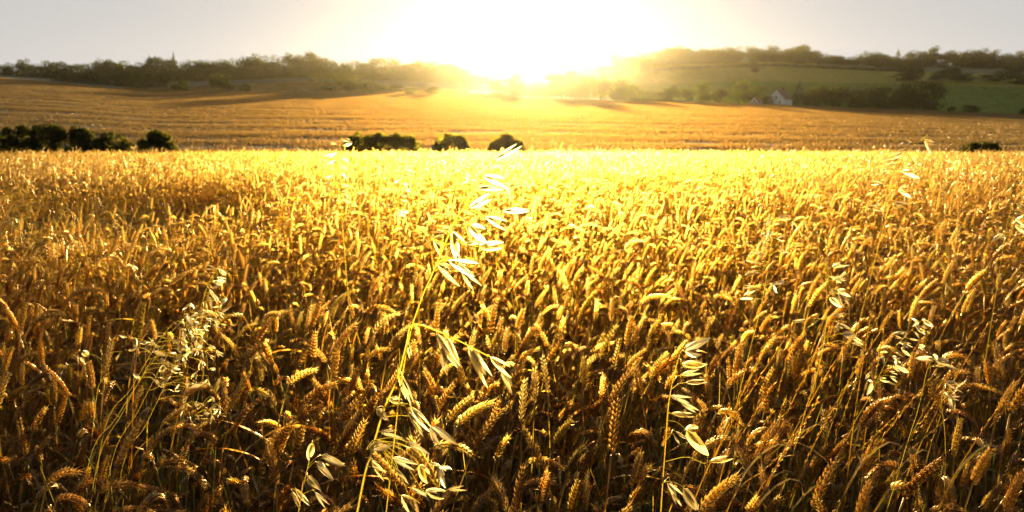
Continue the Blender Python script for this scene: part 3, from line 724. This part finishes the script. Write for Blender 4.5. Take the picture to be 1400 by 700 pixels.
for px, Y, top, wd, lab in [(1030, 690, 84, 14, 'small crown leaning over the hedge line above the house'), (1032, 640, 92, 11, 'lone small tree in the ripe field above the house'), (1207, 760, 84, 20, 'round tree at the left of the upper pasture'), (1228, 745, 82, 22, 'round tree beside its neighbour in the upper pasture'),
                            (1247, 600, 89, 34, 'broad tree in the middle of the right pasture'), (1238, 590, 100, 32, 'low scrub under the broad pasture tree'), (1290, 600, 96, 30, 'wide oak in the pasture below the ridge'), (1303, 610, 92, 22, 'taller oak touching the wide oak'), (1320, 600, 99, 30, 'low oak right of the tall one'),
                            (1353, 600, 102, 28, 'isolated oak in the right pasture'), (1385, 620, 86, 40, 'massive dark tree near the right edge of the picture'), (1400, 590, 108, 30, 'dark scrub under the massive tree at the right edge'), (882, 640, 78, 18, 'pale tree fading into the glow on the right slope')]:
    tree('round' if 'scrub' not in lab else 'bush', 'broadleaf_tree', 'tree', lab, px, Y, top, wd)
# hedge between the far fields
hm_ = MB(); q = np.random.default_rng(3); hv = []
for k in range(16000):
    px = q.uniform(880, 1260); Y = float(np.interp(px, [880, 1150, 1260], [fY(715), fY(702), fY(690)])) + q.normal() * 1.5; u = upx(px); xx = u * Y
    p = Vector((xx, Y, gzs(xx, Y) + abs(q.normal()) * 2.0 + .1)); a = Vector(q.normal(size=3)) * .45; b = Vector(q.normal(size=3)) * .35
    hm_.add([p - a, p + b, p + a, p - b], [(0, 1, 2, 3)])
ho_ = hm_.build('hedge', M_BUSH); tag(ho_, 'thin field hedge running across the far slope above the green pasture', 'hedge')

# dark bushes behind the crest of the wheat
def big_bush(label, x0, x1, top, Y, base, bumps, seed):
    q = np.random.default_rng(seed); A = at(x0, base, Y); B = at(x1, base, Y); W = B.x - A.x; H = at(700, top, Y).z - A.z
    o = empty('bush', ((A.x + B.x) / 2, Y, gz(0, Y))); z0 = gz(0, Y); Ht = at(700, top, Y).z - z0
    tag(o, label, 'bush')
    n = int(4600 * (3 + W)); P = []
    C = []
    for i in range(int(24 + W * 12)):
        t = q.uniform(-1, 1); e = float(np.interp((t + 1) / 2, [b[0] for b in bumps], [b[1] for b in bumps]))
        C.append((t * W * .47, q.uniform(-.9, .9), Ht * e * .86 * q.uniform(.003, 1 if i % 3 else .35) ** (.55 if i % 3 else 1), q.uniform(.38, .6)))
    C = np.array(C); idx = q.integers(0, len(C), n); d = q.normal(size=(n, 3)); d /= np.linalg.norm(d, axis=1)[:, None]
    P = C[idx, :3] + d * (C[idx, 3] * q.uniform(.2, 1, n) ** .4)[:, None]; P[:, 0] = np.clip(P[:, 0], -W * .53, W * .53)
    e = np.interp(P[:, 0] / W + .5, [b[0] for b in bumps], [b[1] for b in bumps]) * Ht * (1 + .03 * q.normal(size=n)); P[:, 2] = np.clip(P[:, 2], .02, None)
    P = P[P[:, 2] < e]; n = len(P)
    a = q.normal(size=(n, 3)) * .05; b = q.normal(size=(n, 3)) * .035
    Vv = np.stack([P - a, P + b, P + a, P - b], 1).reshape(-1, 3)
    me = bpy.data.meshes.new('foliage'); me.from_pydata(Vv.tolist(), [], [(4 * i, 4 * i + 1, 4 * i + 2, 4 * i + 3) for i in range(n)]); me.materials.append(M_HEDGE)
    c = bpy.data.objects.new('foliage', me); col.objects.link(c); c.parent = o
    m = MB()
    for k in range(int(3 + W)):
        xx = q.uniform(-.4, .4) * W; m.tube([(xx, 0, -.1), (xx + .1, .1, .8), (xx + q.uniform(-.5, .5), .2, Ht * .7)], [.08, .06, .02], 5)
    m.build('branches', M_BARK, o)
dome = [(0, .35), (.06, .6), (.2, .85), (.4, 1), (.65, 1), (.85, .88), (.95, .62), (1, .4)]
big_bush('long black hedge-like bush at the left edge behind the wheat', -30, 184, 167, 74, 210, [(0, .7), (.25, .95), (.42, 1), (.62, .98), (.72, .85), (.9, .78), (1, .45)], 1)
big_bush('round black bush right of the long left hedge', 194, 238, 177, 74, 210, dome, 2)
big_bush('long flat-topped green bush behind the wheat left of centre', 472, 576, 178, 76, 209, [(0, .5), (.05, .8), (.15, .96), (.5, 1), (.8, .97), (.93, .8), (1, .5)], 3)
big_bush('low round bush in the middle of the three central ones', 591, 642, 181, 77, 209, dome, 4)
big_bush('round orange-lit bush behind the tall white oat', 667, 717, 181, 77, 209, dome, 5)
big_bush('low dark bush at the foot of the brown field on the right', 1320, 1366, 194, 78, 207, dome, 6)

# ---------------- houses ----------------
def house(px, Y, base_row, wpx, hpx_wall, hpx_roof, rz, label, wall=M_WALL, roof=M_ROOF, chimney=True):
    Y = fY(Y); W = wpx / 1023 * Y; hw = hpx_wall / 1023 * Y; hr = hpx_roof / 1023 * Y; Ln = W * 1.5
    u = (px - 700) / 1000 / (CT + (350 - base_row) / 1000 * ST); x = u * Y; z = EYE + Y * slope(base_row) - 1.0
    o = empty('house', (x, Y, z), rz); tag(o, label, 'house'); hw += 1.0
    m = MB(); a, b = W / 2, Ln / 2
    m.add([(-a, -b, -2), (a, -b, -2), (a, -b, hw), (0, -b, hw + hr), (-a, -b, hw), (-a, b, -2), (a, b, -2), (a, b, hw), (0, b, hw + hr), (-a, b, hw)],
          [(0, 1, 2, 3, 4), (6, 5, 9, 8, 7), (1, 6, 7, 2), (5, 0, 4, 9)])
    m.build('wall', wall, o)
    rf = MB(); t = .22; e = .45; k = hr / a
    for s in (-1, 1):
        p = [(0, hw + hr + .02), (s * (a + e), hw - k * e + .02)]
        vs = [(p[0][0], -b - .4, p[0][1]), (p[1][0], -b - .4, p[1][1]), (p[1][0], b + .4, p[1][1]), (p[0][0], b + .4, p[0][1])]
        vs += [(q_[0], q_[1], q_[2] + t) for q_ in vs]
        rf.add(vs, [(0, 1, 2, 3), (4, 5, 6, 7), (0, 1, 5, 4), (1, 2, 6, 5), (2, 3, 7, 6)])
    ro = rf.build('roof', roof, o)
    if chimney:
        c = MB(); c.box((.3, b * .5, hw + hr + .4), (.7, .7, 1.6)); c.box((.3, b * .5, hw + hr + 1.25), (.85, .85, .12)); c.build('chimney', M_BRICK, ro)
    for wx, wz in ((-.24, .62), (.24, .62), (0, 1.08)):
        f = MB(); f.box((wx * W, -b - .02, hw * wz), (1.15, .08, 1.25)); wo_ = f.build('window', M_WALL, o)
        g_ = MB(); g_.box((wx * W, -b - .07, hw * wz), (.95, .04, 1.05)); g_.build('pane', M_GLASS, wo_)
house(1066, 270, 146, 22, 11, 12, R(-38), 'white gabled house with a steep brown roof beside the dark conifer')
house(1034, 266, 143, 11, 4, 6, R(-40), 'little white outbuilding with a red roof below the great round tree', roof=M_BRICK, chimney=False)
